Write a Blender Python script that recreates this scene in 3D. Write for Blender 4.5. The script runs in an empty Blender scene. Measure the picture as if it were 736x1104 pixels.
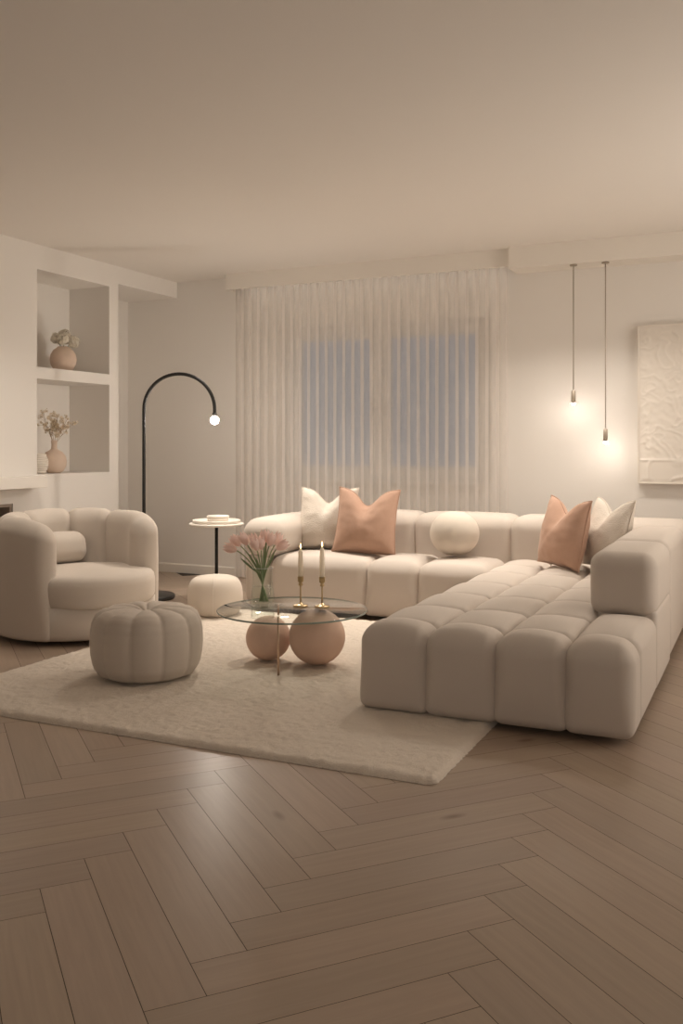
import bpy, bmesh, math, random
import numpy as np
from mathutils import Vector, Matrix, noise

C = bpy.context.scene.collection
SC = bpy.context.scene
R = math.radians
PI = math.pi

# ------------------------------------------------------------------ camera, world, lights, exposure
cam = bpy.data.cameras.new('camera')
cam.sensor_fit = 'HORIZONTAL'
cam.sensor_width = 36
cam.lens = 36 * 1001 / 736
cam.shift_y = -72 / 736
cam.clip_start = 0.05
co = bpy.data.objects.new('camera', cam)
C.objects.link(co)
co.location = (0, 0, 1.2)
co.rotation_euler = (R(90), 0, R(24.8))
SC.camera = co

SC.view_settings.view_transform = 'Standard'
SC.view_settings.look = 'None'
SC.view_settings.gamma = 1
SC.view_settings.use_curve_mapping = False
SC.view_settings.exposure = 0.03
SC.cycles.use_denoising = True
SC.cycles.max_bounces = 12
SC.cycles.diffuse_bounces = 6
SC.cycles.transparent_max_bounces = 24
SC.cycles.sample_clamp_indirect = 6
SC.cycles.caustics_reflective = False
SC.cycles.caustics_refractive = False

world = bpy.data.worlds.new('dusk')          # blue hour outside the window
SC.world = world
world.use_nodes = True
bg = world.node_tree.nodes['Background']
bg.inputs[0].default_value = (0.40, 0.42, 0.47, 1)
bg.inputs[1].default_value = 0.42

WARM = (1.0, 0.895, 0.78)


def area(name, loc, target, sx, sy, power, spread=180, col=WARM):
    l = bpy.data.lights.new(name, 'AREA')
    l.shape = 'RECTANGLE'
    l.size, l.size_y = sx, sy
    l.energy = power
    l.color = col
    l.spread = R(spread)
    o = bpy.data.objects.new(name, l)
    C.objects.link(o)
    o.location = loc
    o.rotation_euler = (Vector(target) - Vector(loc)).to_track_quat('-Z', 'Y').to_euler()
    return o


# added fill lights without fixtures, beyond the room's visible lamps
area('fill_over_table', (-3.5, 6.2, 2.6), (-3.25, 5.75, 0.0), 0.2, 0.2, 16, 98)  # added downward light for rug and seats, no lamp hangs here
area('fill_over_corner', (-1.85, 6.1, 2.6), (-1.95, 5.65, 0.0), 0.2, 0.2, 10.5, 98)  # added to light the chaise corner and shadow the coffee table
area('fill_over_sofa', (-1.2, 6.5, 2.5), (-1.2, 6.45, 0.0), 1.2, 0.2, 13, 115)  # added to brighten the sofa and the lower back wall
area('fill_over_mantel', (-3.8, 4.5, 2.65), (-4.6, 4.6, 0.8), 0.5, 0.3, 4.8, 85)  # added wash on the mantel wall and armchair, no fitting
area('side_fill_right', (2.2, 5.4, 1.9), (-5.0, 4.6, 1.0), 1.4, 1.4, 18, 120)  # added unseen side fill towards the left wall, below ceiling height
area('fill_behind_camera', (0.5, -1.3, 1.7), (-1.6, 5.0, 1.0), 1.4, 1.0, 14, 150, (1.0, .93, .86))  # added frontal fill for the sides facing the camera
area('upward_fill_right', (1.6, 5.2, 0.8), (0.6, 4.6, 2.735), 1.6, 1.6, 33, 180)  # added unseen upward fill that lifts the ceiling
area('fill_behind_pelmet', (-3.1, 7.255, 2.70), (-3.1, 7.262, 0.0), 2.4, 0.03, 0.7, 80)  # added light behind the curtain to brighten the wall there

# ------------------------------------------------------------------ materials


def mat(name, col, rough=0.6, bump=None, metal=0.0, var=None, sheen=0.0, spec=0.5, emit=None, strength=0, coat=0):
    """bump = (kind, scale, strength, distance); var = (scale, amount)"""
    m = bpy.data.materials.new(name)
    m.use_nodes = True
    nt = m.node_tree
    p = nt.nodes['Principled BSDF']
    p.inputs['Base Color'].default_value = (*col, 1)
    p.inputs['Roughness'].default_value = rough
    p.inputs['Metallic'].default_value = metal
    p.inputs['Specular IOR Level'].default_value = spec
    if sheen:
        p.inputs['Sheen Weight'].default_value = sheen
        p.inputs['Sheen Roughness'].default_value = 0.4
        p.inputs['Sheen Tint'].default_value = (1, .93, .85, 1)
    if emit:
        p.inputs['Emission Color'].default_value = (*emit, 1)
        p.inputs['Emission Strength'].default_value = strength
    tc = nt.nodes.new('ShaderNodeTexCoord')
    if var:
        n = nt.nodes.new('ShaderNodeTexNoise')
        n.inputs['Scale'].default_value = var[0]
        n.inputs['Detail'].default_value = 5
        nt.links.new(tc.outputs['Object'], n.inputs['Vector'])
        r = nt.nodes.new('ShaderNodeMix')
        r.data_type = 'RGBA'
        r.inputs[6].default_value = (*[c * (1 - var[1]) for c in col], 1)
        r.inputs[7].default_value = (*[min(1, c * (1 + var[1])) for c in col], 1)
        nt.links.new(n.outputs['Fac'], r.inputs[0])
        nt.links.new(r.outputs[2], p.inputs['Base Color'])
    if bump:
        kind, scale, st, dist = bump
        if kind == 'voronoi':
            t = nt.nodes.new('ShaderNodeTexVoronoi')
            t.inputs['Scale'].default_value = scale
            out = t.outputs['Distance']
        else:
            t = nt.nodes.new('ShaderNodeTexNoise')
            t.inputs['Scale'].default_value = scale
            t.inputs['Detail'].default_value = 4
            out = t.outputs['Fac']
        nt.links.new(tc.outputs['Object'], t.inputs['Vector'])
        b = nt.nodes.new('ShaderNodeBump')
        b.inputs['Strength'].default_value = st
        b.inputs['Distance'].default_value = dist
        nt.links.new(out, b.inputs['Height'])
        nt.links.new(b.outputs['Normal'], p.inputs['Normal'])
    return m


def glass_mat(name, tint, rough=0.02, ior=1.5):
    m = bpy.data.materials.new(name)
    m.use_nodes = True
    nt = m.node_tree
    nt.nodes.remove(nt.nodes['Principled BSDF'])
    out = nt.nodes['Material Output']
    tr = nt.nodes.new('ShaderNodeBsdfTransparent')
    tr.inputs[0].default_value = (*tint, 1)
    gl = nt.nodes.new('ShaderNodeBsdfGlossy')
    gl.inputs['Roughness'].default_value = rough
    fr = nt.nodes.new('ShaderNodeFresnel')
    fr.inputs['IOR'].default_value = ior
    mx = nt.nodes.new('ShaderNodeMixShader')
    geo = nt.nodes.new('ShaderNodeNewGeometry')      # reflect only where light enters the glass
    inv = nt.nodes.new('ShaderNodeMath'); inv.operation = 'SUBTRACT'; inv.inputs[0].default_value = 1
    nt.links.new(geo.outputs['Backfacing'], inv.inputs[1])
    mu = nt.nodes.new('ShaderNodeMath'); mu.operation = 'MULTIPLY'
    nt.links.new(fr.outputs[0], mu.inputs[0]); nt.links.new(inv.outputs[0], mu.inputs[1])
    nt.links.new(mu.outputs[0], mx.inputs[0])
    nt.links.new(tr.outputs[0], mx.inputs[1])
    nt.links.new(gl.outputs[0], mx.inputs[2])
    nt.links.new(mx.outputs[0], out.inputs[0])
    return m


def sheer_mat():
    m = bpy.data.materials.new('sheer_voile')
    m.use_nodes = True
    nt = m.node_tree
    nt.nodes.remove(nt.nodes['Principled BSDF'])
    out = nt.nodes['Material Output']
    uv = nt.nodes.new('ShaderNodeUVMap')
    sep = nt.nodes.new('ShaderNodeSeparateXYZ')
    nt.links.new(uv.outputs[0], sep.inputs[0])
    # u counts pleats: the folded back of each pleat is doubled cloth and denser
    fr = nt.nodes.new('ShaderNodeMath'); fr.operation = 'FRACT'
    nt.links.new(sep.outputs[0], fr.inputs[0])
    ramp = nt.nodes.new('ShaderNodeValToRGB')
    ramp.color_ramp.interpolation = 'EASE'
    e = ramp.color_ramp.elements
    e[0].position = 0.0; e[0].color = (.93, .93, .93, 1)
    e[1].position = 1.0; e[1].color = (.93, .93, .93, 1)
    for ps, v in ((.12, .93), (.18, .5), (.82, .5), (.88, .88)):
        k = e.new(ps); k.color = (v, v, v, 1)
    nt.links.new(fr.outputs[0], ramp.inputs[0])
    d = nt.nodes.new('ShaderNodeBsdfDiffuse'); d.inputs[0].default_value = (.84, .80, .76, 1)
    t = nt.nodes.new('ShaderNodeBsdfTranslucent'); t.inputs[0].default_value = (.84, .80, .76, 1)
    a = nt.nodes.new('ShaderNodeMixShader'); a.inputs[0].default_value = 0.3
    nt.links.new(d.outputs[0], a.inputs[1]); nt.links.new(t.outputs[0], a.inputs[2])
    tr = nt.nodes.new('ShaderNodeBsdfTransparent')
    mx = nt.nodes.new('ShaderNodeMixShader')
    nt.links.new(ramp.outputs[0], mx.inputs[0])
    nt.links.new(tr.outputs[0], mx.inputs[1]); nt.links.new(a.outputs[0], mx.inputs[2])
    nt.links.new(mx.outputs[0], out.inputs[0])
    return m


def wood_floor_mat():
    m = mat('oak_planks', (.3, .22, .155), 0.31)
    nt = m.node_tree
    p = nt.nodes['Principled BSDF']
    uv = nt.nodes.new('ShaderNodeUVMap')
    mp = nt.nodes.new('ShaderNodeMapping')
    mp.inputs['Scale'].default_value = (1.2, 22, 1)
    nt.links.new(uv.outputs[0], mp.inputs[0])
    n = nt.nodes.new('ShaderNodeTexNoise')
    n.inputs['Scale'].default_value = 2.2; n.inputs['Detail'].default_value = 7; n.inputs['Roughness'].default_value = .62
    n.inputs['Distortion'].default_value = .5
    nt.links.new(mp.outputs[0], n.inputs[0])
    r = nt.nodes.new('ShaderNodeValToRGB')
    r.color_ramp.elements[0].position = .28; r.color_ramp.elements[0].color = (.335, .257, .196, 1)
    r.color_ramp.elements[1].position = .72; r.color_ramp.elements[1].color = (.388, .30, .231, 1)
    nt.links.new(n.outputs['Fac'], r.inputs[0])
    at = nt.nodes.new('ShaderNodeAttribute'); at.attribute_name = 'plank_tone'
    mul = nt.nodes.new('ShaderNodeMix'); mul.data_type = 'RGBA'; mul.blend_type = 'MULTIPLY'
    mul.inputs[0].default_value = 1
    nt.links.new(r.outputs[0], mul.inputs[6]); nt.links.new(at.outputs['Color'], mul.inputs[7])
    # small knots
    mk = nt.nodes.new('ShaderNodeMapping'); mk.inputs['Scale'].default_value = (2.2, 6, 1)
    nt.links.new(uv.outputs[0], mk.inputs[0])
    v = nt.nodes.new('ShaderNodeTexVoronoi'); v.inputs['Scale'].default_value = .55
    nt.links.new(mk.outputs[0], v.inputs['Vector'])
    kr = nt.nodes.new('ShaderNodeValToRGB')
    kr.color_ramp.elements[0].position = .015; kr.color_ramp.elements[0].color = (.55, .48, .42, 1)
    kr.color_ramp.elements[1].position = .07; kr.color_ramp.elements[1].color = (1, 1, 1, 1)
    nt.links.new(v.outputs['Distance'], kr.inputs[0])
    m2 = nt.nodes.new('ShaderNodeMix'); m2.data_type = 'RGBA'; m2.blend_type = 'MULTIPLY'; m2.inputs[0].default_value = 1
    nt.links.new(mul.outputs[2], m2.inputs[6]); nt.links.new(kr.outputs[0], m2.inputs[7])
    nt.links.new(m2.outputs[2], p.inputs['Base Color'])
    b = nt.nodes.new('ShaderNodeBump'); b.inputs['Strength'].default_value = .12; b.inputs['Distance'].default_value = .002
    nt.links.new(n.outputs['Fac'], b.inputs['Height']); nt.links.new(b.outputs[0], p.inputs['Normal'])
    return m


M = {}
M['wall'] = mat('warm_white_paint', (.80, .77, .73), .75, ('noise', 260, .06, .002))
M['ceiling'] = mat('ceiling_paint', (.80, .765, .72), .85)
M['trim'] = mat('white_trim', (.82, .78, .72), .5)
M['floor'] = wood_floor_mat()
M['gap'] = mat('plank_gap', (.05, .036, .026), .8)
M['sofa'] = mat('beige_weave', (.57, .51, .455), .9, ('noise', 520, .25, .003), var=(300, .05), sheen=.25, spec=.2)
M['chair'] = mat('greige_weave', (.55, .49, .43), .9, ('noise', 520, .25, .003), var=(300, .05), sheen=.25, spec=.2)
M['boucle'] = mat('cream_boucle', (.66, .60, .53), .95, ('voronoi', 130, .35, .006), sheen=.2, spec=.15)
M['ballfab'] = mat('cream_knit', (.64, .575, .50), .95, ('noise', 420, .25, .003), sheen=.2, spec=.15)
M['peach'] = mat('peach_linen', (.48, .31, .23), .85, ('noise', 380, .2, .003), var=(60, .06), sheen=.25, spec=.2)
M['rug'] = mat('cream_pile', (.76, .675, .58), 1.0, ('noise', 240, .7, .012), var=(90, .07), sheen=.2, spec=.1)
M['black'] = mat('black_metal', (.012, .011, .010), .35, spec=.5)
M['dark'] = mat('dark_plastic', (.03, .026, .022), .6)
M['brass'] = mat('aged_brass', (.46, .35, .20), .3, metal=1)
M['rose'] = mat('rose_brass', (.60, .44, .33), .35, metal=1)
M['terracotta'] = mat('blush_clay', (.66, .47, .37), .8, ('noise', 90, .12, .004), var=(14, .07))
M['vaseclay'] = mat('matte_peach_clay', (.66, .52, .42), .85, ('noise', 120, .15, .003), var=(20, .06))
M['wax'] = mat('ivory_wax', (.93, .87, .77), .45)
M['wick'] = mat('wick', (.03, .025, .02), .9)
M['flame'] = mat('flame', (1, .7, .3), .5, emit=(1, .62, .25), strength=9)
M['bulb'] = mat('lamp_bulb', (1, 1, 1), .3, emit=(1, .9, .79), strength=330)
M['pendantbulb'] = mat('pendant_lens', (1, 1, 1), .3, emit=(1, .89, .76), strength=210)
M['pendant'] = mat('brushed_bronze', (.42, .36, .29), .45, metal=.4)
M['cord'] = mat('pendant_cord', (.42, .36, .30), .6)
M['tabletop'] = mat('white_lacquer', (.80, .75, .68), .35)
M['ceramic'] = mat('ivory_ceramic', (.80, .74, .66), .4)
M['plaster'] = mat('plaster_relief', (.76, .71, .645), .85)
M['petal'] = mat('pink_petal', (.95, .76, .70), .5, var=(40, .12), sheen=.2)
M['stem'] = mat('green_stem', (.25, .31, .16), .5)
M['leaf'] = mat('green_leaf', (.20, .27, .13), .45)
M['whitepetal'] = mat('white_petal', (.86, .82, .73), .7, var=(50, .1))
M['dry'] = mat('dried_petal', (.74, .64, .50), .8, var=(50, .15))
M['twig'] = mat('twig', (.38, .28, .19), .8)
M['firebox'] = mat('firebox_brick', (.36, .30, .255), .9, ('noise', 60, .3, .01))


def translucent(m, fac):
    nt = m.node_tree
    p = nt.nodes['Principled BSDF']
    t = nt.nodes.new('ShaderNodeBsdfTranslucent')
    t.inputs[0].default_value = p.inputs['Base Color'].default_value
    mx = nt.nodes.new('ShaderNodeMixShader')
    mx.inputs[0].default_value = fac
    nt.links.new(p.outputs[0], mx.inputs[1]); nt.links.new(t.outputs[0], mx.inputs[2])
    nt.links.new(mx.outputs[0], nt.nodes['Material Output'].inputs[0])


M['frame'] = mat('window_frame_white', (.80, .77, .73), .45)
M['glass'] = glass_mat('clear_glass', (.97, .985, .975))
M['edge'] = mat('green_glass_edge', (.20, .25, .215), .12, spec=.8)
M['lip'] = mat('glass_lip', (.62, .64, .60), .1, spec=.8)
M['pane'] = glass_mat('window_glass', (.96, .97, .98), rough=.45)
M['water'] = glass_mat('water', (.975, .985, .975), ior=1.33)
M['sheer'] = sheer_mat()

translucent(M['petal'], .4)
translucent(M['wax'], .4)
translucent(M['whitepetal'], .3)
translucent(M['dry'], .3)

# ------------------------------------------------------------------ helpers


def mk(name, vf, m, parent=None, smooth=True, world_loc=None):
    """vf=(verts, faces) in world space; the parent's location is subtracted. One mesh object."""
    v, f = vf
    me = bpy.data.meshes.new(name)
    off = Vector((0, 0, 0))
    p = parent
    while p is not None:
        off += p.location
        p = p.parent
    if world_loc is not None:
        loc = Vector(world_loc) - off
        off = Vector(world_loc)
    else:
        loc = Vector((0, 0, 0))
    me.from_pydata([tuple(Vector(q) - off) for q in v], [], f)
    me.materials.append(m)
    if smooth:
        for pl in me.polygons:
            pl.use_smooth = True
    me.update()
    o = bpy.data.objects.new(name, me)
    C.objects.link(o)
    o.location = loc
    if parent:
        o.parent = parent
    return o


def tag(o, label=None, cat=None, group=None, kind=None):
    if label: o['label'] = label
    if cat: o['category'] = cat
    if group: o['group'] = group
    if kind: o['kind'] = kind
    return o


def thing(name, loc, label, cat, group=None):
    o = bpy.data.objects.new(name, None)
    o.empty_display_size = .1
    C.objects.link(o)
    o.location = loc
    return tag(o, label, cat, group)


def copy_tree(o, parent=None):
    c = o.copy()
    C.objects.link(c)
    c.parent = parent
    for ch in [x for x in SC.objects if x.parent == o]:
        copy_tree(ch, c)
    return c


def join(*parts):
    V, F = [], []
    for v, f in parts:
        n = len(V)
        V += [tuple(p) for p in v]
        F += [tuple(i + n for i in q) for q in f]
    return V, F


def xf(vf, mtx):
    return [tuple(mtx @ Vector(p)) for p in vf[0]], vf[1]


def shift(vf, d):
    return [(p[0] + d[0], p[1] + d[1], p[2] + d[2]) for p in vf[0]], vf[1]


def axis_samples(h, r, nr=5, ni=7):
    if r <= 0:
        return list(np.linspace(-h, h, ni + 1))
    a = [r * math.tan(PI / 4 * i / nr) for i in range(nr + 1)]
    inner = list(np.linspace(-(h - r), h - r, ni + 1))
    return [-(h - r) - x for x in reversed(a[1:])] + inner + [(h - r) + x for x in a[1:]]


def cushion(x0, x1, y0, y1, z0, z1, r, bulge=(0, 0, 0), nr=5, ni=7, rb=None):
    """puffy rounded block"""
    h = ((x1 - x0) / 2, (y1 - y0) / 2, (z1 - z0) / 2)
    c = ((x1 + x0) / 2, (y1 + y0) / 2, (z1 + z0) / 2)
    r = min(r, min(h) * .98)
    S = [axis_samples(k, r, nr, ni) for k in h]
    V, F, idx = [], [], {}

    def vert(p):
        key = tuple(round(t, 6) for t in p)
        if key in idx: return idx[key]
        rr = r
        if rb is not None:          # tighter edges towards the floor
            t = max(0, min(1, (p[2] / h[2] + .75) / 1.1))
            rr = rb + (r - rb) * t * t * (3 - 2 * t)
        q = [max(-(h[i] - rr), min(h[i] - rr, p[i])) for i in range(3)]
        d = Vector([p[i] - q[i] for i in range(3)])
        if d.length > 1e-9:
            d = d.normalized() * rr
        w = [q[i] + d[i] for i in range(3)]
        u = [max(-1, min(1, w[i] / h[i])) for i in range(3)]
        e = list(w)
        for i in range(3):
            j, k = (i + 1) % 3, (i + 2) % 3
            if i == 2 and u[i] < 0: continue      # undersides stay flat
            e[i] += bulge[i] * u[i] * (1 - u[j] ** 2) * (1 - u[k] ** 2)
        idx[key] = len(V)
        V.append((e[0] + c[0], e[1] + c[1], e[2] + c[2]))
        return idx[key]
    for ax in range(3):
        j, k = (ax + 1) % 3, (ax + 2) % 3
        for s in (-1, 1):
            for a in range(len(S[j]) - 1):
                for b in range(len(S[k]) - 1):
                    quad = []
                    for (aa, bb) in ((a, b), (a + 1, b), (a + 1, b + 1), (a, b + 1)):
                        p = [0, 0, 0]
                        p[ax] = s * h[ax]; p[j] = S[j][aa]; p[k] = S[k][bb]
                        quad.append(vert(p))
                    if s < 0: quad.reverse()
                    F.append(tuple(quad))
    return V, F


def box(x0, x1, y0, y1, z0, z1, bev=0.0):
    if bev > 0:
        return cushion(x0, x1, y0, y1, z0, z1, bev, nr=2, ni=1)
    V = [(x, y, z) for x in (x0, x1) for y in (y0, y1) for z in (z0, z1)]
    F = [(0, 1, 3, 2), (4, 6, 7, 5), (0, 4, 5, 1), (2, 3, 7, 6), (0, 2, 6, 4), (1, 5, 7, 3)]
    return V, F


def lathe(profile, center, seg=48, fn=None):
    """profile = [(radius, z)]; radius 0 at the ends closes it"""
    V, F, rings = [], [], []
    for (r, z) in profile:
        if r < 1e-6:
            rings.append([len(V)]); V.append((center[0], center[1], center[2] + z))
        else:
            ring = []
            for i in range(seg):
                a = 2 * PI * i / seg
                rr = r * (fn(a, z) if fn else 1)
                ring.append(len(V)); V.append((center[0] + rr * math.cos(a), center[1] + rr * math.sin(a), center[2] + z))
            rings.append(ring)
    for A, B in zip(rings[:-1], rings[1:]):
        for i in range(seg):
            j = (i + 1) % seg
            if len(A) == 1 and len(B) == 1: continue
            if len(A) == 1: F.append((A[0], B[j], B[i]))
            elif len(B) == 1: F.append((A[i], A[j], B[0]))
            else: F.append((A[i], A[j], B[j], B[i]))
    return V, F


def tube(pts, rad, seg=12, caps=True):
    pts = [Vector(p) for p in pts]
    n = len(pts)
    rads = rad if isinstance(rad, (list, tuple)) else [rad] * n
    V, F = [], []
    t0 = (pts[1] - pts[0]).normalized()
    up = Vector((0, 0, 1)) if abs(t0.z) < .9 else Vector((1, 0, 0))
    nrm = t0.cross(up).normalized()
    for i in range(n):
        t = (pts[min(i + 1, n - 1)] - pts[max(i - 1, 0)]).normalized()
        nrm = (nrm - t * nrm.dot(t)).normalized()
        b = t.cross(nrm)
        for k in range(seg):
            a = 2 * PI * k / seg
            V.append(tuple(pts[i] + rads[i] * (math.cos(a) * nrm + math.sin(a) * b)))
    for i in range(n - 1):
        for k in range(seg):
            l = (k + 1) % seg
            F.append((i * seg + k, i * seg + l, (i + 1) * seg + l, (i + 1) * seg + k))
    if caps:
        F.append(tuple(reversed(range(seg))))
        F.append(tuple((n - 1) * seg + k for k in range(seg)))
    return V, F


def bez(a, b, c, n=10):
    a, b, c = Vector(a), Vector(b), Vector(c)
    return [a * (1 - t) ** 2 + b * 2 * t * (1 - t) + c * t * t for t in [i / n for i in range(n + 1)]]


def arcpts(n, f):
    return [f(i / n) for i in range(n + 1)]


def round_disc(r, z0, z1, bev, center, seg=64):
    prof = [(0, z0), (r - bev, z0)]
    for i in range(1, 6):
        a = -PI / 2 + PI * i / 6
        prof.append((r - bev + bev * math.cos(a), (z0 + z1) / 2 + (z1 - z0) / 2 * math.sin(a)))
    prof += [(r - bev, z1), (0, z1)]
    return lathe(prof, center, seg)


# ------------------------------------------------------------------ the room
CEIL, BACK, LEFT, RIGHT, FRONT = 2.735, 7.30, -5.08, 2.6, -1.6


def structure(name, vf, m, smooth=False):
    o = mk(name, vf, m, None, smooth)
    o['kind'] = 'structure'
    return o


def build_floor():
    ang = R(4)
    L, W, g = .80, .138, .0009
    o = Vector((-1.836, 2.523))
    e1 = Vector((math.cos(ang - PI / 4), math.sin(ang - PI / 4)))
    e2 = Vector((-e1.y, e1.x))
    V, F, UV, TONE = [], [], [], []
    rnd = random.Random(5)
    for c in range(-6, 6):
        for k in range(-40, 50):
            for fam in (0, 1):
                if fam == 0:
                    x0, y0, lx, ly = -k * W + c * L, k * W + c * L, L, W
                else:
                    x0, y0, lx, ly = L - k * W + c * L, k * W + c * L, W, L
                ctr = o + e1 * (x0 + lx / 2) + e2 * (y0 + ly / 2)
                if not (-5.75 < ctr.x < RIGHT + .1 and FRONT - .1 < ctr.y < BACK + .1): continue
                q = [(x0 + g, y0 + g), (x0 + lx - g, y0 + g), (x0 + lx - g, y0 + ly - g), (x0 + g, y0 + ly - g)]
                n = len(V)
                ou, ov = rnd.uniform(0, 40), rnd.uniform(0, 40)
                for (x, y) in q:
                    p = o + e1 * x + e2 * y
                    V.append((p.x, p.y, 0))
                F.append((n, n + 1, n + 2, n + 3))
                for (x, y) in q:
                    a, b = (x - x0, y - y0) if fam == 0 else (y - y0, x - x0)
                    UV.append((a + ou, b + ov))
                t = rnd.uniform(.93, 1.06)
                TONE.append((t, t * rnd.uniform(.985, 1.01), t * rnd.uniform(.97, 1.01), 1))
    n = len(V)
    V += [(-5.9, FRONT - .1, -.004), (RIGHT + .1, FRONT - .1, -.004), (RIGHT + .1, BACK + .1, -.004), (-5.9, BACK + .1, -.004)]
    F.append((n, n + 1, n + 2, n + 3)); UV += [(0, 0)] * 4; TONE.append((1, 1, 1, 1))
    ob = structure('floor', (V, F), M['floor'])
    me = ob.data
    me.materials.append(M['gap'])
    me.polygons[len(F) - 1].material_index = 1
    uvl = me.uv_layers.new(name='UVMap')
    for i, t in enumerate(UV): uvl.data[i].uv = t
    at = me.color_attributes.new('plank_tone', 'FLOAT_COLOR', 'CORNER')
    for pl in me.polygons:
        for li in pl.loop_indices: at.data[li].color = TONE[pl.index]


build_floor()
structure('ceiling', box(-5.9, RIGHT + .1, FRONT - .1, BACK + .35, CEIL, CEIL + .1), M['ceiling'])

# back wall with the window opening
WX0, WX1, WZ0, WZ1 = -3.93, -2.05, .90, 2.24
structure('wall_back', join(box(-5.9, WX0, BACK, BACK + .25, 0, CEIL), box(WX1, RIGHT + .1, BACK, BACK + .25, 0, CEIL),
                            box(WX0, WX1, BACK, BACK + .25, 0, WZ0), box(WX0, WX1, BACK, BACK + .25, WZ1, CEIL)), M['wall'])
structure('wall_right', box(RIGHT, RIGHT + .1, FRONT, BACK, 0, CEIL), M['wall'])
structure('wall_front', box(-5.9, RIGHT + .1, FRONT - .1, FRONT, 0, CEIL), M['wall'])
# left wall: chimney-breast volume with two niches, a fireplace opening, then a recess under a beam
NY0, NY1, PY = 5.457, 6.31, 6.43
ND = -5.51
FY0, FY1, FZ = 4.15, 5.21, .768
structure('wall_left', join(
    box(-5.9, LEFT, FRONT, FY0, 0, CEIL), box(-5.9, LEFT, FY0, FY1, FZ, CEIL), box(-5.9, -5.5, FY0, FY1, 0, FZ),
    box(-5.9, LEFT, FY1, NY0, 0, CEIL),
    box(-5.9, LEFT, NY0, NY1, 0, .975), box(-5.9, LEFT, NY0, NY1, 1.71, 1.80), box(-5.9, LEFT, NY0, NY1, 2.545, CEIL),
    box(-5.9, ND, NY0, NY1, .975, 1.71), box(-5.9, ND, NY0, NY1, 1.80, 2.545),
    box(-5.9, LEFT, NY1, PY, 0, CEIL),
    box(-5.9, LEFT, PY, BACK, 2.585, CEIL), box(-5.9, -5.65, PY, BACK, 0, 2.585)), M['wall'])
bb = [(BACK - .014, 0), (BACK, 0), (BACK, .085), (BACK - .006, .085), (BACK - .014, .075)]
V = [(x, y, z) for x in (-5.65, RIGHT) for (y, z) in bb]
structure('baseboard_back', (V, [(0, 1, 2, 3, 4), (9, 8, 7, 6, 5)] + [(i, i + 5, (i + 1) % 5 + 5, (i + 1) % 5) for i in range(5)]), M['trim'])
# curtain pelmet and ceiling soffit
structure('trim_1', join(box(-4.44, -1.84, 7.13, 7.15, 2.597, CEIL), box(-4.44, -4.42, 7.15, BACK, 2.597, CEIL)), M['trim'])
structure('trim_2', box(-1.838, RIGHT, 7.06, BACK, 2.565, CEIL), M['trim'])

# window: white frame, two sashes with glass
win = structure('window_1', join(box(WX0, -3.80, 7.36, 7.43, WZ0, WZ1), box(-2.165, WX1, 7.36, 7.43, WZ0, WZ1),
                                 box(-3.80, -2.165, 7.36, 7.43, WZ0, 1.01), box(-3.80, -2.165, 7.36, 7.43, 2.128, WZ1),
                                 box(-3.115, -2.945, 7.36, 7.43, 1.01, 2.128)), M['frame'])
for a, b in ((-3.80, -3.115), (-2.945, -2.165)):
    s = mk('sash', join(box(a, a + .012, 7.35, 7.40, 1.01, 2.128), box(b - .012, b, 7.35, 7.40, 1.01, 2.128),
                        box(a + .012, b - .012, 7.35, 7.40, 1.01, 1.022), box(a + .012, b - .012, 7.35, 7.40, 2.116, 2.128)), M['frame'], win, False)
    mk('pane', box(a + .012, b - .012, 7.39, 7.394, 1.022, 2.116), M['pane'], s, False)
mk('handle', join(cushion(-3.045, -3.015, 7.335, 7.36, 1.50, 1.60, .008), cushion(-3.04, -3.02, 7.315, 7.337, 1.42, 1.58, .008)), M['frame'], win)
mk('sill', box(WX0 + .02, WX1 - .02, 7.25, 7.36, WZ0 - .025, WZ0, .006), M['frame'], win)

# fireplace
fp = thing('fireplace', (LEFT, (FY0 + FY1) / 2, 0), 'white fireplace mantel shelf over a dark opening, behind the armchair', 'fireplace')
mk('mantel', box(LEFT, -4.94, 3.9, 5.42, .882, .968, .004), M['trim'], fp, False)
mk('firebox', join(box(-5.499, -5.48, FY0 + .002, FY1 - .002, .002, FZ - .002), box(-5.48, LEFT - .01, FY1 - .022, FY1 - .002, .002, FZ - .002),
                   box(-5.48, LEFT - .01, FY0 + .002, FY0 + .022, .002, FZ - .002), box(-5.48, LEFT - .01, FY0 + .022, FY1 - .022, FZ - .022, FZ - .002),
                   box(-5.48, LEFT - .01, FY0 + .022, FY1 - .022, .002, .02)), M['firebox'], fp, False)


# curtain
def build_curtain():
    x0, x1, n = -4.397, -1.884, 30
    per = 12
    N = n * per
    zs = np.linspace(.012, 2.73, 26)
    V, F, UV = [], [], []
    for zi, z in enumerate(zs):
        for i in range(N + 1):
            t = i / per
            k = int(min(t, n - 1e-6))
            ph = 2 * PI * t
            hz = (2.73 - z) / 2.73
            amp = .0025 * (1 + .25 * math.sin(k * 2.1)) * (1 - .1 * hz)
            x = x0 + (x1 - x0) * i / N + .002 * math.sin(2 * ph) + .006 * hz * math.sin(t * 1.3)
            y = 7.205 + amp * math.cos(ph) + .006 * hz * math.sin(t * .9 + 1)
            V.append((x, y, z))
            UV.append((t, z))
    w = N + 1
    for zi in range(len(zs) - 1):
        for i in range(N):
            F.append((zi * w + i, zi * w + i + 1, (zi + 1) * w + i + 1, (zi + 1) * w + i))
    o = mk('sheer_curtain', (V, F), M['sheer'], None, True)
    tag(o, 'floor-length pleated sheer white curtain covering the window behind the sofa', 'curtain')
    uvl = o.data.uv_layers.new(name='UVMap')
    for lp in o.data.loops: uvl.data[lp.index].uv = UV[lp.vertex_index]


build_curtain()


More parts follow.
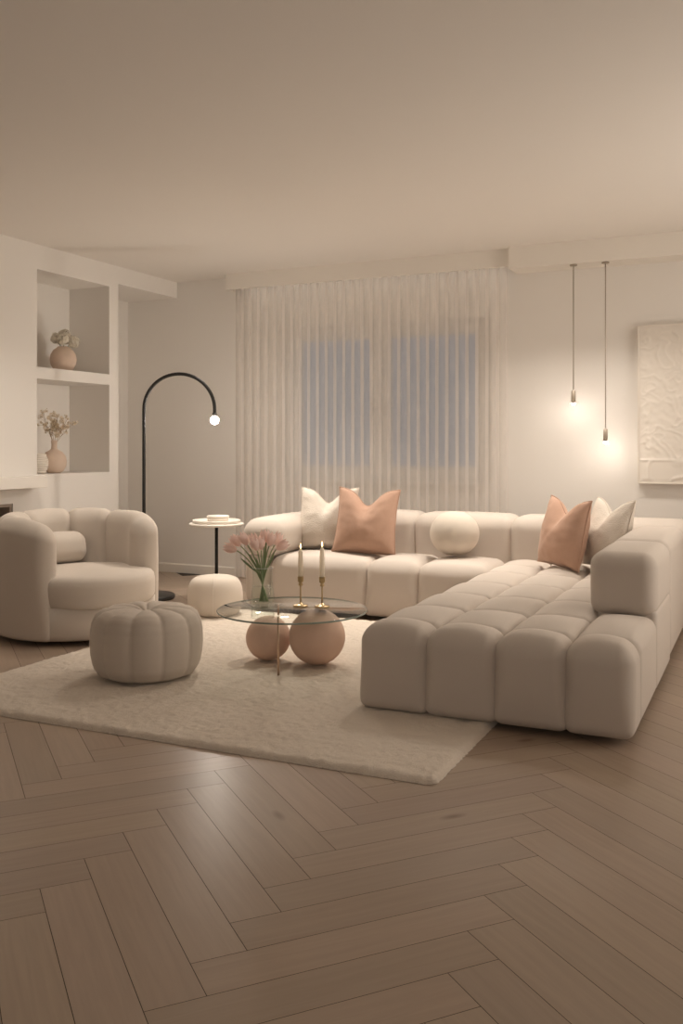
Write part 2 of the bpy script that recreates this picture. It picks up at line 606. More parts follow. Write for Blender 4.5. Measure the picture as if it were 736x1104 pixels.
# relief artwork on the back wall
def build_art():
    x0, x1, z0, z1 = -.905, .25, .913, 2.095
    art = thing('relief_panel', ((x0 + x1) / 2, BACK, z0), 'square off-white textured plaster relief panel hung on the wall right of the pendants', 'wall art')
    nx, nz = 150, 150
    V, F = [], []
    for j in range(nz + 1):
        for i in range(nx + 1):
            u, v = i / nx, j / nz
            x, z = x0 + .008 + (x1 - x0 - .016) * u, z0 + .008 + (z1 - z0 - .016) * v
            p = Vector((x * 13, z * 13, 3.3))
            # raised curling ridges, denser band at the bottom
            d = noise.noise(p + 1.2 * noise.noise_vector(p * .5))
            rid = max(0, 1 - abs(d) * 4.5) ** 1.5
            rel = .0045 * rid + .0025 * noise.noise(p * 2.3)
            if v < .15:
                q = Vector((x * 6, z * 6, 8.1))
                rel = .006 * max(0, 1 - abs(noise.noise(q * 1.3)) * 4) + .002
                if v > .138: rel = .006
            e = min(u, 1 - u, v, 1 - v) * 40
            V.append((x, BACK - .048 - rel * min(1, e), z))
    w = nx + 1
    for j in range(nz):
        for i in range(nx):
            F.append((j * w + i, j * w + i + 1, (j + 1) * w + i + 1, (j + 1) * w + i))
    mk('relief', (V, F), M['plaster'], art)
    fr = join(box(x0, x0 + .008, BACK - .055, BACK - .001, z0, z1), box(x1 - .008, x1, BACK - .055, BACK - .001, z0, z1),
              box(x0 + .008, x1 - .008, BACK - .055, BACK - .001, z0, z0 + .008), box(x0 + .008, x1 - .008, BACK - .055, BACK - .001, z1 - .008, z1))
    mk('frame', fr, M['plaster'], art, False)


build_art()

# ------------------------------------------------------------------ rug


def build_rug():
    x0, x1, y0, y1, H = -3.63, -1.07, 3.10, 5.76, .024
    st = .008
    nx, ny = int((x1 - x0) / st), int((y1 - y0) / st)
    rc = .05
    V, F = [], []
    for j in range(ny + 1):
        for i in range(nx + 1):
            x, y = x0 + (x1 - x0) * i / nx, y0 + (y1 - y0) * j / ny
            # rounded plan corners
            cx, cy = max(x0 + rc, min(x1 - rc, x)), max(y0 + rc, min(y1 - rc, y))
            dx, dy = x - cx, y - cy
            l = math.hypot(dx, dy)
            if l > rc: x, y = cx + dx * rc / l, cy + dy * rc / l
            e = min(i, nx - i, j, ny - j)
            k = [0.08, .55, .85, .97][e] if e < 4 else 1
            p = Vector((x, y, 0))
            n = .55 * noise.noise(p * 9) + .6 * noise.noise(p * 24) + .55 * noise.noise(p * 55)
            z = H * k + k * .0075 * n
            if e == 0:
                z = 0.001
                w = .008 * noise.noise(p * 60)
                x += w; y += w
            V.append((x, y, max(.001, z)))
    w = nx + 1
    for j in range(ny):
        for i in range(nx):
            F.append((j * w + i, j * w + i + 1, (j + 1) * w + i + 1, (j + 1) * w + i))
    o = mk('shag_rug', (V, F), M['rug'])
    tag(o, 'large cream shaggy rug on the herringbone floor under the coffee table', 'rug')


build_rug()
RZ = .026       # top of the rug pile

# ------------------------------------------------------------------ sectional sofa
sofa = thing('sectional_sofa', (-1.6, 5.3, 0), 'large beige tufted L-shaped sectional sofa with a deep chaise on the right', 'sofa')
Z0 = .036
SX = [-1.68, -1.362, -1.055, -.76, -.49]
SY = [3.805, 4.03, 4.445, 4.885, 5.335, 5.79, 6.12, 6.42]
for r in range(len(SY) - 1):
    for c in range(4):
        if c == 3 and r >= 2: continue
        y1 = 4.62 if (c == 3 and r == 1) else SY[r + 1]
        zt = .382
        x0, x1 = SX[c] - (0 if c == 0 else .011), SX[c + 1] + (0 if c == 3 else .011)
        ya, yb = SY[r] - (.0 if r == 0 else .014), y1 + .014
        mk('seat_cushion', cushion(x0, x1, ya, yb, Z0 - .012, zt, .066 if r == 0 else .052, (.004, .02 if r == 0 else .006, .036), nr=6, ni=8, rb=.042), M['sofa'], sofa)
# long seat along the curtain
for x0, x1 in ((-3.285, -2.538), (-2.532, -2.160), (-2.154, -1.685)):
    mk('seat_cushion', cushion(x0 - .013, x1 + .013, 5.87, 6.44, Z0 - .012, .40, .08, (.004, .02, .026), rb=.03), M['sofa'], sofa)
# back along the curtain
for x0, x1 in ((-3.20, -2.384), (-2.378, -1.665), (-1.659, -.985)):
    mk('back_cushion', cushion(x0 - .022, x1 + .022, 6.41, 6.82, Z0, .695, .095, (.004, .015, .012)), M['sofa'], sofa)
# right-hand back: block over a low base, then full-height modules
mk('arm_base', cushion(-.765, -.487, 4.60, 5.25, Z0, .42, .03, (0, 0, 0)), M['sofa'], sofa)
mk('arm_cushion', cushion(-.80, -.485, 4.575, 5.245, .375, .685, .07, (.002, .012, .008)), M['sofa'], sofa)
mk('back_cushion', cushion(-.80, -.485, 5.215, 6.155, Z0, .69, .07, (.002, .01, .008)), M['sofa'], sofa)
mk('back_cushion', cushion(-.995, -.485, 6.125, 6.82, Z0, .695, .085, (.002, .01, .008)), M['sofa'], sofa)
# left arm: block over its base
mk('arm_base', cushion(-3.51, -3.29, 5.87, 6.80, Z0, .41, .07, (.0, .012, 0)), M['sofa'], sofa)
mk('arm_cushion', cushion(-3.53, -3.205, 5.84, 6.82, .385, .665, .115, (.008, .012, .008)), M['sofa'], sofa)
for x, y in ((-.62, 3.95), (-.62, 6.7), (-3.4, 6.7), (-3.0, 6.3), (-1.5, 6.3), (-.62, 5.3), (-3.4, 6.0)):
    mk('foot', lathe([(0, .0005), (.028, .0005), (.03, .045), (0, .045)], (x, y, 0), 16), M['dark'], sofa)

# ------------------------------------------------------------------ cushions on the sofa


def pillow(W, H, T, chop=.09, pinch=.095, seed=0, n=40, sag=.0):
    V, F, idx = [], [], {}

    def pt(i, j, side):
        u, v = -1 + 2 * i / n, -1 + 2 * j / n
        edge = i in (0, n) or j in (0, n)
        key = (i, j, 0 if edge else side)
        if key in idx: return idx[key]
        x = u * W / 2 * (1 - pinch * (1 - v * v) - .05 * max(0, v))
        z = v * H / 2 * (1 - pinch * (1 - u * u) * (.4 if v < 0 else 1))
        tv = max(0, min(1, (v + .3) / 1.3)) ** 1.6
        ch = math.exp(-(u / .38) ** 2)
        z -= chop * tv * ch
        x *= 1 + .02 * tv
        th = T / 2 * (max(0, 1 - u ** 2) ** .55) * (max(0, 1 - v ** 2) ** .5)
        th *= 1 + .25 * (-v) * (1 - u * u)
        th *= 1 - .45 * tv * math.exp(-(u / .22) ** 2)
        p = Vector((u * 1.7 + seed, v * 1.7, side * 3.1))
        fold = .006 * noise.noise(p) + .004 * noise.noise(p * 2.7)
        # soft folds running from the chop to the lower corners
        fold += .006 * tv * math.sin(6 * abs(u) - 3 * v) * (1 - u * u)
        y = side * (th + (0 if edge else fold * min(1, th / .03)))
        idx[key] = len(V)
        V.append((x, y, z + H / 2))
        return idx[key]
    for side in (-1, 1):
        for i in range(n):
            for j in range(n):
                q = [pt(i, j, side), pt(i + 1, j, side), pt(i + 1, j + 1, side), pt(i, j + 1, side)]
                if side > 0: q.reverse()
                F.append(tuple(q))
    rim = [V[idx[(i, 0, 0)]] for i in range(n)] + [V[idx[(n, j, 0)]] for j in range(n)] + \
          [V[idx[(i, n, 0)]] for i in range(n, 0, -1)] + [V[idx[(0, j, 0)]] for j in range(n, 0, -1)]
    return (V, F), rim


def put_pillow(name, label, group, m, loc, rz, rx, W, H, T, chop, seed, piping=True, ry=0):
    root = thing(name, (0, 0, 0), label, 'cushion', group)
    vf, rim = pillow(W, H, T, chop, seed=seed)
    mk('cover', vf, m, root)
    if piping:
        mk('piping', tube(rim + [rim[0], rim[1]], .0045, 6), m, root)
    root.location = loc
    root.rotation_euler = (rx, ry, rz)
    return root


SZ = .422
put_pillow('throw_pillow', 'cream nubby square throw pillow behind the peach one, beside the left sofa arm', 'throw pillows on the sofa', M['boucle'],
           (-3.03, 6.27, SZ), R(8), R(-14), .47, .47, .22, .10, 1.3, True)
put_pillow('throw_pillow', 'peach throw pillow in front of the cream pillow under the curtain', 'throw pillows on the sofa', M['peach'],
           (-2.665, 6.14, SZ - .004), R(6), R(-13), .48, .48, .23, .11, 4.2, True, R(2))
put_pillow('throw_pillow', 'peach throw pillow on the chaise, turned sideways under the pendants', 'throw pillows on the sofa', M['peach'],
           (-1.25, 6.03, SZ - .004), R(-44), R(-12), .46, .45, .23, .09, 7.7, True, R(2))
put_pillow('throw_pillow', 'cream throw pillow leaning on the right sofa back, behind the turned peach pillow', 'throw pillows on the sofa', M['boucle'],
           (-.98, 6.05, SZ), R(-50), R(-14), .46, .45, .21, .09, 9.1, True)
b = mk('ball_pillow', lathe([(0, -.154)] + [(.172 * math.sin(a) ** .9, -.154 * math.cos(a)) for a in np.linspace(.12, PI - .12, 26)] + [(0, .154)], (-2.006, 6.225, .585), 40), M['ballfab'],
       world_loc=(-2.006, 6.225, .43))
tag(b, 'round cream ball pillow on the back seat of the sofa', 'cushion', 'ball pillows')
del b['group']

# ------------------------------------------------------------------ tub armchair


def polar_block(a0, a1, r0, r1, z0, z1, r, bulge, mid, ztop=None, na=12):
    """a cushion block bent round a vertical axis"""
    la = (a1 - a0) * mid
    vf = cushion(0, la, 0, r1 - r0, 0, z1 - z0, r, bulge, nr=5, ni=na, rb=.025)
    V = []
    for (x, y, z) in vf[0]:
        a = a0 + x / mid
        rr = r0 + y
        zz = z0 + z
        if ztop: zz = z0 + z * (ztop(a) - z0) / (z1 - z0)
        V.append((rr * math.cos(a), rr * math.sin(a), zz))
    return V, vf[1]


def build_armchair():
    cx, cy = -4.06, 4.73
    face = R(-19)
    ch = thing('swivel_armchair', (cx, cy, 0), 'rounded greige tub armchair with channelled back, left of the coffee table', 'armchair')
    m = Matrix.Translation((cx, cy, 0)) @ Matrix.Rotation(face, 4, 'Z')
    mk('plinth', xf(lathe([(0, .001), (.30, .001), (.30, .035), (0, .035)], (0, 0, 0), 48), m), M['dark'], ch)
    # base drum, front a little flattened
    mk('base', xf(lathe([(0, .03), (.46, .03), (.478, .042), (.484, .07), (.484, .23), (0, .23)], (0.012, 0, 0), 64), m), M['chair'], ch)

    def se(a):
        return 1.0
    # seat cushion: D-shaped pad
    prof = [(0, .215), (.42, .215), (.452, .219), (.466, .232), (.472, .26), (.474, .30), (.473, .345), (.466, .378), (.448, .399), (.415, .409), (.36, .414), (.2, .424), (0, .428)]

    def dshape(a, z):
        c = math.cos(a)
        w = 1.07 if c > 0 else 1.07 - .31 * (-c) ** .7
        s = abs(math.sin(a))
        return w * (1 - .13 * s ** 2.5)
    mk('seat_cushion', xf(lathe(prof, (.03, 0, 0), 72, dshape), m), M['chair'], ch)
    # wrap-round back in five channels
    edges = [48, 118, 158, 206, 250, 311]
    def ztop(a):
        d = math.degrees(a) % 360
        return .76 - .03 * (abs(d - 180) / 130) ** 2 - .045 * max(0, (abs(d - 180) - 98) / 33) ** 2
    for i in range(5):
        a0, a1 = R(edges[i] - (0 if i == 0 else 3.2)), R(edges[i + 1] + (0 if i == 4 else 3.2))
        mk('back_channel', xf(polar_block(a0, a1, .325, .505, .03, .76, .085, (.004, .012, .012), .44, ztop), m), M['chair'], ch)
    # lumbar pillow, a thing of its own
    lp = thing('lumbar_pillow', (cx, cy, .42), 'small rounded greige lumbar pillow lying in the tub armchair', 'cushion')
    pv = cushion(-.075, .075, -.19, .19, 0, .20, .07, (.02, .01, .012))
    mm = m @ Matrix.Translation((-.20, -.02, .42)) @ Matrix.Rotation(R(-12), 4, 'Y')
    mk('cover', xf(pv, mm), M['chair'], lp)


build_armchair()

# ------------------------------------------------------------------ poufs


def build_poufs():
    cx, cy = -2.90, 3.90
    root = thing('tufted_pouf', (cx, cy, RZ), 'round beige pumpkin-tufted pouf in front of the armchair on the rug', 'pouf')
    n = 11
    Rr, H = .285, .335
    V, F = [], []
    seg, rows = 11 * 16, 40
    prof = []
    # profile by arc: bottom centre -> side -> top centre dimple
    pts = [(0, .004), (.12, .002), (.20, .003), (.243, .02), (.272, .06), (.283, .11), (.287, .165), (.285, .23), (.277, .275), (.258, .315), (.225, .338), (.17, .349), (.11, .35), (.065, .343), (.035, .330), (.012, .318), (0, .317)]
    def fn(a, z):
        t = abs(math.sin(n * a / 2 + .45))
        g = t ** .38
        return 1 - .065 * (1 - g) * (1 if z < .27 else .7)
    # finer profile
    fine = []
    for (a, b) in zip(pts[:-1], pts[1:]):
        for k in range(3): fine.append((a[0] + (b[0] - a[0]) * k / 3, a[1] + (b[1] - a[1]) * k / 3))
    fine.append(pts[-1])
    v, f = lathe(fine, (0, 0, 0), seg, fn)
    vv = []
    for (x, y, z) in v:
        r = math.hypot(x, y)
        a = math.atan2(y, x)
        t = abs(math.sin(n * a / 2 + .45)) ** .5
        if z > .2:   # grooves run over the top into the button
            z -= .016 * (1 - t) * min(1, r / .06) * min(1, (z - .2) / .08)
        vv.append((x + cx, y + cy, z + RZ))
    mk('upholstery', (vv, f), M['chair'], root)
    mk('button', lathe([(0, .306), (.018, .308), (.021, .314), (.014, .321), (0, .323)], (cx, cy, RZ), 24), M['chair'], root)

    cx, cy = -3.51, 5.50
    p2 = thing('round_pouf', (cx, cy, 0.022), 'small smooth cream pouf beside the round side table', 'pouf')
    prof = [(0, 0), (.12, 0), (.158, .012), (.182, .05), (.191, .10), (.191, .15), (.183, .20), (.160, .245), (.12, .265), (.06, .272), (0, .274)]
    fine = []
    for i in range(len(prof) - 1):
        p0, p1, p2_, p3 = prof[max(i - 1, 0)], prof[i], prof[i + 1], prof[min(i + 2, len(prof) - 1)]
        for k in range(3):
            t = k / 3
            q = []
            for d in (0, 1):
                q.append(.5 * (2 * p1[d] + (p2_[d] - p0[d]) * t + (2 * p0[d] - 5 * p1[d] + 4 * p2_[d] - p3[d]) * t * t + (3 * p1[d] - p0[d] - 3 * p2_[d] + p3[d]) * t ** 3))
            fine.append((max(q[0], 0), q[1]))
    fine[0] = (0, 0); fine.append((0, .274))
    mk('upholstery', lathe(fine, (cx, cy, .022), 64), M['ballfab'], p2)
    a = R(-62)
    seam = [(cx + (r + .001) * math.cos(a), cy + (r + .001) * math.sin(a), z + .023) for (r, z) in fine[4:]]
    mk('seam', tube(seam, .002, 6), M['boucle'], p2)


build_poufs()

# ------------------------------------------------------------------ coffee table and what stands on it
TX, TY, TZ = -2.291, 4.339, .337
ct = thing('coffee_table', (TX, TY, RZ), 'round glass coffee table on two blush clay spheres and a brass leg', 'table')
gt = mk('glass_top', round_disc(.3945, TZ - .010, TZ, .001, (TX, TY, 0), 96), M['glass'], ct)
mk('polished_edge', lathe([(.3945, TZ - .0095), (.3965, TZ - .008), (.3972, TZ - .005), (.3965, TZ - .002), (.3945, TZ - .0005)], (TX, TY, 0), 96), M['edge'], gt)


def ball(r, c, squash=1.0):
    return lathe([(0, -r * squash)] + [(r * math.sin(a), -r * squash * math.cos(a)) for a in np.linspace(.08, PI - .08, 30)] + [(0, r * squash)], c, 48)


mk('base_sphere', ball(.1225, (-2.492, 4.44, RZ + .121), .985), M['terracotta'], ct)
mk('base_sphere', ball(.151, (-2.205, 4.46, RZ + .1495), .985), M['terracotta'], ct)
LX, LY = -2.273, 4.154
mk('leg', tube([(LX, LY, RZ - .004), (LX, LY, TZ - .01)], .006, 12), M['rose'], ct)
tx, ty, tz = -2.316, 4.03, .40
tier = mk('glass_tier', round_disc(.112, tz - .007, tz, .0035, (tx + .005, ty + .03, 0), 64), M['glass'], ct)
mk('tier_support', lathe([(.056, TZ), (.058, TZ), (.058, tz - .007), (.056, tz - .007), (.056, TZ)], (tx + .005, ty + .03, 0), 40), M['glass'], ct)
mk('tier_post', tube([(LX, LY, TZ), (LX, LY, tz - .007)], .005, 12), M['rose'], ct)

vx, vy, vz = tx + .005, ty + .03, tz + .0005
vase = thing('glass_vase', (vx, vy, vz), 'clear glass vase of tulips on the coffee table', 'vase')
outer = [(0, 0), (.05, 0), (.057, .004), (.060, .03), (.058, .06), (.053, .09), (.0505, .12), (.051, .15), (.053, .178), (.054, .186)]
inner = [(.052, .186), (.051, .178), (.049, .15), (.0485, .12), (.051, .09), (.056, .06), (.058, .03), (.054, .012), (0, .012)]
mk('vessel', lathe(outer + inner, (vx, vy, vz), 48), M['glass'], vase)
mk('lip', lathe([(.0538, .1855), (.0548, .187), (.0538, .1885), (.0525, .187), (.0538, .1855)], (vx, vy, vz), 48), M['lip'], vase)
mk('water', lathe([(0, .0125), (.053, .013), (.0573, .03), (.0552, .06), (.0503, .09), (0, .09)], (vx, vy, vz), 40), M['water'], vase)


def petal_cup(base, axis, L, Wd, seed):
    """six overlapping tulip petals as one bloom"""
    rnd = random.Random(seed)
    axis = Vector(axis).normalized()
    q = Vector((0, 0, 1)).rotation_difference(axis).to_matrix().to_4x4()
    parts = []
    for k in range(6):
        a0 = k * PI / 3 + rnd.uniform(-.1, .1)
        off = 0 if k % 2 else .92
        V, F = [], []
        nu, nv = 6, 10
        for j in range(nv + 1):
            v = j / nv
            rad = Wd * (math.sin(min(1, v * 1.15 + .08) * PI * .62) ** .8) * (1 - .25 * v ** 3) * (off if off else 1)
            half = .75 * (math.sin(PI * (v * .86 + .06)) ** .6) * (1 - v ** 6)
            for i in range(nu + 1):
                u = -1 + 2 * i / nu
                a = a0 + u * half
                V.append((rad * math.cos(a) * (1 - .04 * u * u), rad * math.sin(a) * (1 - .04 * u * u), v * L))
        w = nu + 1
        for j in range(nv):
            for i in range(nu):
                F.append((j * w + i, j * w + i + 1, (j + 1) * w + i + 1, (j + 1) * w + i))
        parts.append((V, F))
    return xf(join(*parts), Matrix.Translation(base) @ q)


def leaf_blade(a, b, c, width, n=10):
    pts = bez(a, b, c, n)
    V, F = [], []
    side = (pts[-1] - pts[0]).cross(Vector((.3, -.9, .2))).normalized()
    for i, p in enumerate(pts):
        t = i / n
        w = width * math.sin(PI * min(1, .12 + t * .88)) ** .8
        V += [tuple(p - side * w), tuple(p + Vector((0, 0, -.15 * w))), tuple(p + side * w)]
    for i in range(n):
        for k in (0, 1):
            F.append((i * 3 + k, i * 3 + k + 1, (i + 1) * 3 + k + 1, (i + 1) * 3 + k))
    return V, F


# bloom centres given as (sideways, towards the viewer, height) from the vase foot
RT, FW = Vector((.9078, .4195, 0)), Vector((-.4195, .9078, 0))
TUL = [(-.165, -.01, .285, 'outermost pink tulip drooping over the left of the glass vase'),
       (-.142, .035, .318, 'pink tulip second from the left in the glass vase'),
       (-.094, -.03, .335, 'pink tulip in the upper left of the bunch in the glass vase'),
       (-.050, .045, .322, 'pink tulip behind the upper left blooms of the glass vase'),
       (-.034, -.055, .312, 'pink tulip low in front of the middle of the bunch'),
       (-.008, -.04, .316, 'pink tulip at the middle front of the bunch'),
       (.008, .02, .345, 'tallest pink tulip at the middle of the bunch'),
       (.043, -.02, .333, 'pink tulip right of the tallest bloom in the vase'),
       (.074, .03, .33, 'pink tulip in the upper right of the bunch'),
       (.102, -.02, .300, 'outermost pink tulip leaning right over the glass vase')]
vb = Vector((vx, vy, vz))
for i, (s, f, h, lab) in enumerate(TUL):
    tip = vb + RT * s + FW * f + Vector((0, 0, h))
    foot = vb + RT * (-s * .16) + FW * (-f * .3) + Vector((0, 0, .016))
    mid = vb + RT * (s * .14) + FW * (f * .25) + Vector((0, 0, .20))
    L = .074
    d = (tip - mid).normalized()
    if i in (0, 9): d = (d + RT * (.55 if s > 0 else -.55)).normalized()
    base = tip - d * L * .5
    t = thing('tulip', foot, lab, 'flower', 'pink tulips in the glass vase')
    st = bez(foot, mid + (mid - foot) * .1, base, 14)
    mk('stem', tube(st, .0031, 8), M['stem'], t)
    mk('bloom', petal_cup(base - d * .002, d, L, .0275, i), M['petal'], t)
    side = RT * (1 if s > 0 else -1)
    a = st[6]
    le = a + (base - a) * .72 + side * .012 + Vector((0, 0, .012 if i % 2 else -.004))
    if i == 6: le = base + Vector((0, 0, .085)) + RT * .012
    if i % 2 == 0: mk('leaf', leaf_blade(a, a + (base - a) * .45 + side * .012, le, .0055), M['leaf'], t)

for k, (x, y, hc, lab, lab2) in enumerate(((-2.286, 4.425, .643, 'brass candlestick nearer the tulips on the glass table', 'ivory taper candle in the left brass candlestick'),
                                           (-2.17, 4.45, .656, 'brass candlestick farther from the tulips on the glass table', 'slightly taller ivory taper candle in the right brass candlestick'))):
    z = TZ + .0005
    c = thing('candlestick', (x, y, z), lab, 'candlestick', 'brass candlesticks')
    mk('base', lathe([(0, 0), (.040, 0), (.041, .003), (.038, .007), (.026, .010), (.012, .014), (.006, .022), (0, .022)], (x, y, z), 40), M['brass'], c)
    mk('stem', lathe([(0, .02), (.0042, .02), (.0042, .118), (0, .118)], (x, y, z), 16), M['brass'], c)
    mk('cup', lathe([(0, .108), (.007, .109), (.0125, .113), (.0125, .119), (.009, .122), (.009, .128), (.0165, .132), (.0165, .156), (.0178, .158), (.0178, .161), (.0143, .161), (.0143, .135), (0, .135)], (x, y, z), 28), M['brass'], c)
    zb = z + .1355
    cd = thing('taper_candle', (x, y, zb), lab2, 'candle', 'lit taper candles')
    hh = hc - zb
    mk('wax', lathe([(0, 0), (.0140, 0), (.0136, hh * .6), (.0118, hh - .014), (.007, hh - .002), (0, hh - .003)], (x, y, zb), 24), M['wax'], cd)
    mk('wick', tube([(x, y, hc - .004), (x + .0005, y, hc + .006)], .0009, 6), M['wick'], cd)
    mk('flame', lathe([(0, .002), (.0032, .006), (.0042, .012), (.0034, .019), (.0016, .027), (0, .033)], (x, y, hc), 16), M['flame'], cd)

# ------------------------------------------------------------------ side table
ax_, ay_ = -3.90, 6.13
stb = thing('side_table', (ax_, ay_, 0), 'round white side table on a black stem between floor lamp and sofa', 'table')
mk('table_top', round_disc(.212, .578, .598, .009, (ax_, ay_, 0), 72), M['tabletop'], stb)
mk('stem', tube([(ax_, ay_, .01), (ax_, ay_, .578)], .013, 20), M['black'], stb)
mk('base_plate', round_disc(.15, .0005, .014, .005, (ax_, ay_, 0), 56), M['black'], stb)
tr = mk('round_tray', lathe([(0, 0), (.180, 0), (.186, .004), (.186, .02), (.182, .024), (.177, .024), (.174, .012), (0, .012)], (ax_, ay_, .5985), 72), M['ceramic'], world_loc=(ax_, ay_, .5985))
tag(tr, 'low round ivory tray on the white side table', 'tray')
db = thing('ceramic_dish', (ax_ + .02, ay_ - .01, .611), 'small ivory dish with a rim standing in the tray on the side table', 'dish')
mk('bowl', lathe([(0, 0), (.070, 0), (.080, .006), (.084, .03), (.080, .03), (.074, .012), (0, .012)], (ax_ + .02, ay_ - .01, .611), 48), M['ceramic'], db)
mk('lid', lathe([(0, .031), (.084, .031), (.087, .034), (.086, .042), (.08, .046), (0, .047)], (ax_ + .02, ay_ - .01, .611), 48), M['ceramic'], db)

# ------------------------------------------------------------------ arc floor lamp
fx, fy = -4.46, 5.96
lamp = thing('floor_lamp', (fx, fy, 0), 'tall black arc floor lamp with a bare glowing bulb behind the armchair', 'lamp')
mk('base', round_disc(.225, .0005, .032, .012, (fx + .02, fy, 0), 72), M['black'], lamp)
dirv = Vector((.9078, .4195, 0))
ra = .277
pole = [(fx, fy, .03), (fx, fy, .8), (fx, fy, 1.47)]
arc = [tuple(Vector((fx, fy, 1.482)) + dirv * (ra - ra * math.cos(t)) + Vector((0, 0, ra * math.sin(t)))) for t in np.linspace(0, PI, 40)]
end = Vector((fx, fy, 0)) + dirv * 2 * ra
mk('pole', tube(pole + arc + [(end.x, end.y, 1.45)], .0135, 14), M['black'], lamp)
mk('socket', lathe([(0, 1.452), (.017, 1.452), (.017, 1.425), (0, 1.425)][::-1], (end.x, end.y, 0), 24), M['black'], lamp)
mk('bulb', ball(.032, (end.x, end.y, 1.396)), M['bulb'], lamp)

# ------------------------------------------------------------------ pendants
for k, (x, zb, lab) in enumerate(((-1.367, 1.505, 'slim pendant lamp on the shorter cord nearer the curtain'),
                                  (-1.129, 1.214, 'slim pendant lamp on the longer cord nearer the relief panel'))):
    y = 7.10
    x = x * 7.10 / 7.18
    p = thing('pendant_lamp', (x, y, 2.565), lab, 'lamp', 'slim pendant lamps')
    mk('ceiling_rose', round_disc(.028, 2.552, 2.5648, .004, (x, y, 0), 32), M['pendant'], p)
    mk('cord', tube([(x, y, zb + .1), (x, y, 2.554)], .0042, 8), M['cord'], p)
    mk('shade', lathe([(0, .112), (.006, .110), (.0165, .104), (.0165, .012), (.0145, .012), (.0145, .03), (0, .03)][::-1], (x, y, zb), 24), M['pendant'], p)
    mk('lens', lathe([(0, -.002), (.009, .0), (.0138, .006), (.0138, .028), (0, .028)], (x, y, zb), 24), M['pendantbulb'], p)

# ------------------------------------------------------------------ vases and flowers in the niches


def florets(centers, count, rad, size, seed, flat=.6):
    rnd = random.Random(seed)
    V, F = [], []
    for c in centers:
        for _ in range(count):
            d = Vector((rnd.gauss(0, 1), rnd.gauss(0, 1), rnd.gauss(0, 1))).normalized()
            p = Vector(c) + d * rad * rnd.uniform(.72, 1.05)
            t1 = d.orthogonal().normalized()
            t1.rotate(Matrix.Rotation(rnd.uniform(0, 6.3), 3, d))
            t2 = d.cross(t1)
            for k in range(4):
                a = k * PI / 2
                u = t1 * math.cos(a) + t2 * math.sin(a)
                w = d.cross(u)
                s = size * rnd.uniform(.7, 1.15)
                n = len(V)
                V += [tuple(p), tuple(p + u * s * .6 + w * s * .42 + d * s * .18), tuple(p + u * s * 1.05 + d * s * .3), tuple(p + u * s * .6 - w * s * .42 + d * s * .18)]
                F.append((n, n + 1, n + 2, n + 3))
    return V, F


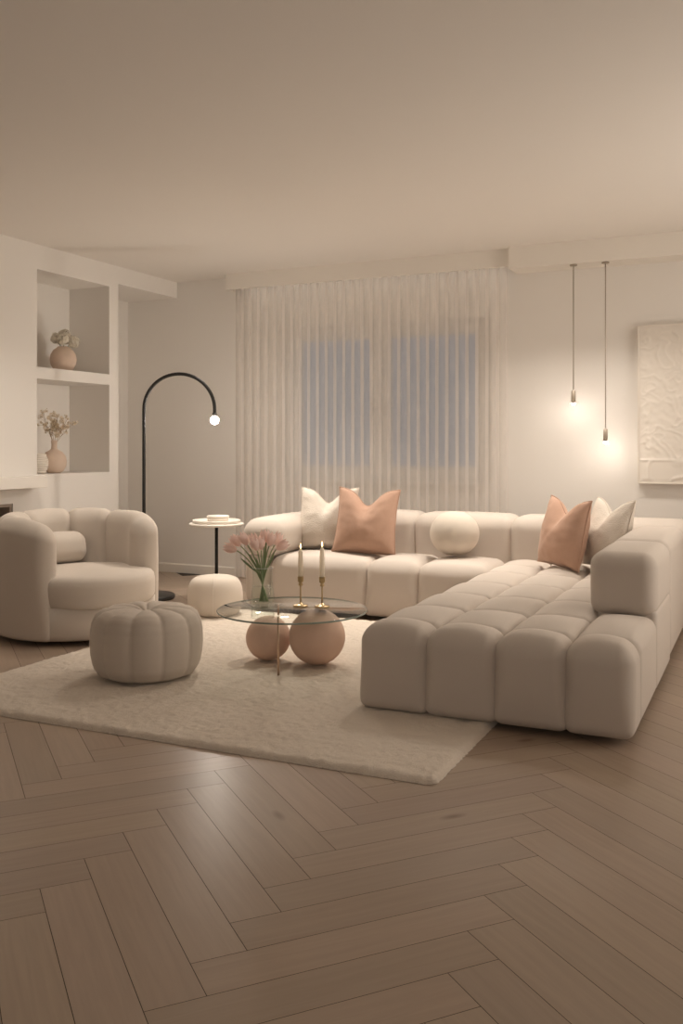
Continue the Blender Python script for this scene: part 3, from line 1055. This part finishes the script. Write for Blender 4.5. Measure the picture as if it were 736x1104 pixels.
def build_niche():
    x, y, z = -5.26, 5.95, 1.8005
    pr = [(0, 0), (.05, 0), (.078, .018), (.100, .06), (.106, .10), (.100, .14), (.078, .178), (.052, .196), (.046, .202), (.044, .206), (.038, .204), (.04, .196), (.06, .17), (0, .15)]
    v = mk('round_vase', lathe(pr, (x, y, z), 48), M['vaseclay'], world_loc=(x, y, z))
    tag(v, 'round peach clay vase on the upper niche shelf', 'vase')
    rnd = random.Random(3)
    heads = [(-.055, 0, .275, 'white hydrangea head at the left of the upper niche vase'), (0, .03, .305, 'white hydrangea head at the top of the upper niche vase'),
             (.02, -.045, .265, 'white hydrangea head at the front of the upper niche vase'), (.085, 0, .245, 'white hydrangea head drooping right from the upper niche vase')]
    for i, (s, f, h, lab) in enumerate(heads):
        c = Vector((x, y, z)) + RT * s + FW * f + Vector((0, 0, h))
        foot = Vector((x, y, z + .156)) + RT * s * .12 + FW * f * .12
        t = thing('hydrangea', foot, lab, 'flower', 'white hydrangeas in the upper niche')
        mk('stem', tube(bez(foot, Vector((x, y, z + .215)) + RT * s * .3, c, 8), .0028, 6), M['stem'], t)
        mk('flower_head', florets([c], 90, .046, .017, i), M['whitepetal'], t)
    # lower niche
    x, y, z = -5.26, 5.845, .9755
    pr = [(0, 0), (.045, 0), (.072, .015), (.094, .055), (.098, .095), (.09, .135), (.066, .168), (.036, .186), (.024, .196), (.022, .23), (.026, .262), (.022, .264), (.018, .256), (.017, .2), (0, .15)]
    v = mk('bottle_vase', lathe(pr, (x, y, z), 48), M['vaseclay'], world_loc=(x, y, z))
    tag(v, 'peach clay bottle vase with a narrow neck in the lower niche', 'vase')
    sp = [(-.10, .0, .50, 'tall dried spray at the left of the lower niche vase'), (-.045, .04, .46, 'dried spray second from the left in the lower niche'),
          (-.06, -.03, .39, 'low dried spray leaning left from the lower niche vase'), (.02, .03, .47, 'dried spray upright in the middle of the lower niche vase'),
          (.035, -.04, .37, 'short dark-centred dried spray at the front of the lower niche vase'), (.10, .03, .44, 'dried spray leaning right in the lower niche'),
          (.16, -.01, .40, 'dried spray reaching farthest right in the lower niche')]
    for i, (s, f, h, lab) in enumerate(sp):
        tip = Vector((x, y, z)) + RT * s + FW * f + Vector((0, 0, h))
        foot = Vector((x, y, z + .215)) + RT * s * .03
        t = thing('dried_flower', foot, lab, 'flower', 'dried sprays in the lower niche')
        rnd = random.Random(50 + i)
        main = bez(foot, Vector((x, y, z + .31)) + RT * s * .3 + FW * f * .3, tip, 10)
        tw = [tube(main, [.0022 - .0012 * k / 10 for k in range(11)], 5)]
        cs = [tuple(tip)]
        for k in range(11):
            p = main[4 + k % 6]
            e = p + Vector((rnd.uniform(-.055, .055), rnd.uniform(-.055, .055), rnd.uniform(.0, .07)))
            tw.append(tube([p, (p + e) / 2 + Vector((0, 0, .006)), e], .0009, 4))
            cs.append(tuple(e))
        mk('stem', join(*tw), M['twig'], t)
        mk('blossom', florets(cs, 5, .010, .012, i + 9), M['dry'], t)
    # ribbed pot
    x, y, z = -5.29, 5.705, .9755
    pr = [(0, 0), (.045, 0)]
    for k in range(9):
        zz = .006 + k * .0165
        r = .05 + .02 * math.sin(PI * (k + .5) / 9)
        pr += [(r, zz), (r + .006, zz + .006), (r + .006, zz + .010), (r, zz + .0155)]
    pr += [(.042, .160), (.036, .158), (.03, .12), (0, .12)]
    v = mk('ribbed_pot', lathe(pr, (x, y, z), 40), M['ceramic'], world_loc=(x, y, z))
    tag(v, 'small ribbed ivory pot at the left end of the lower niche', 'pot')


build_niche()
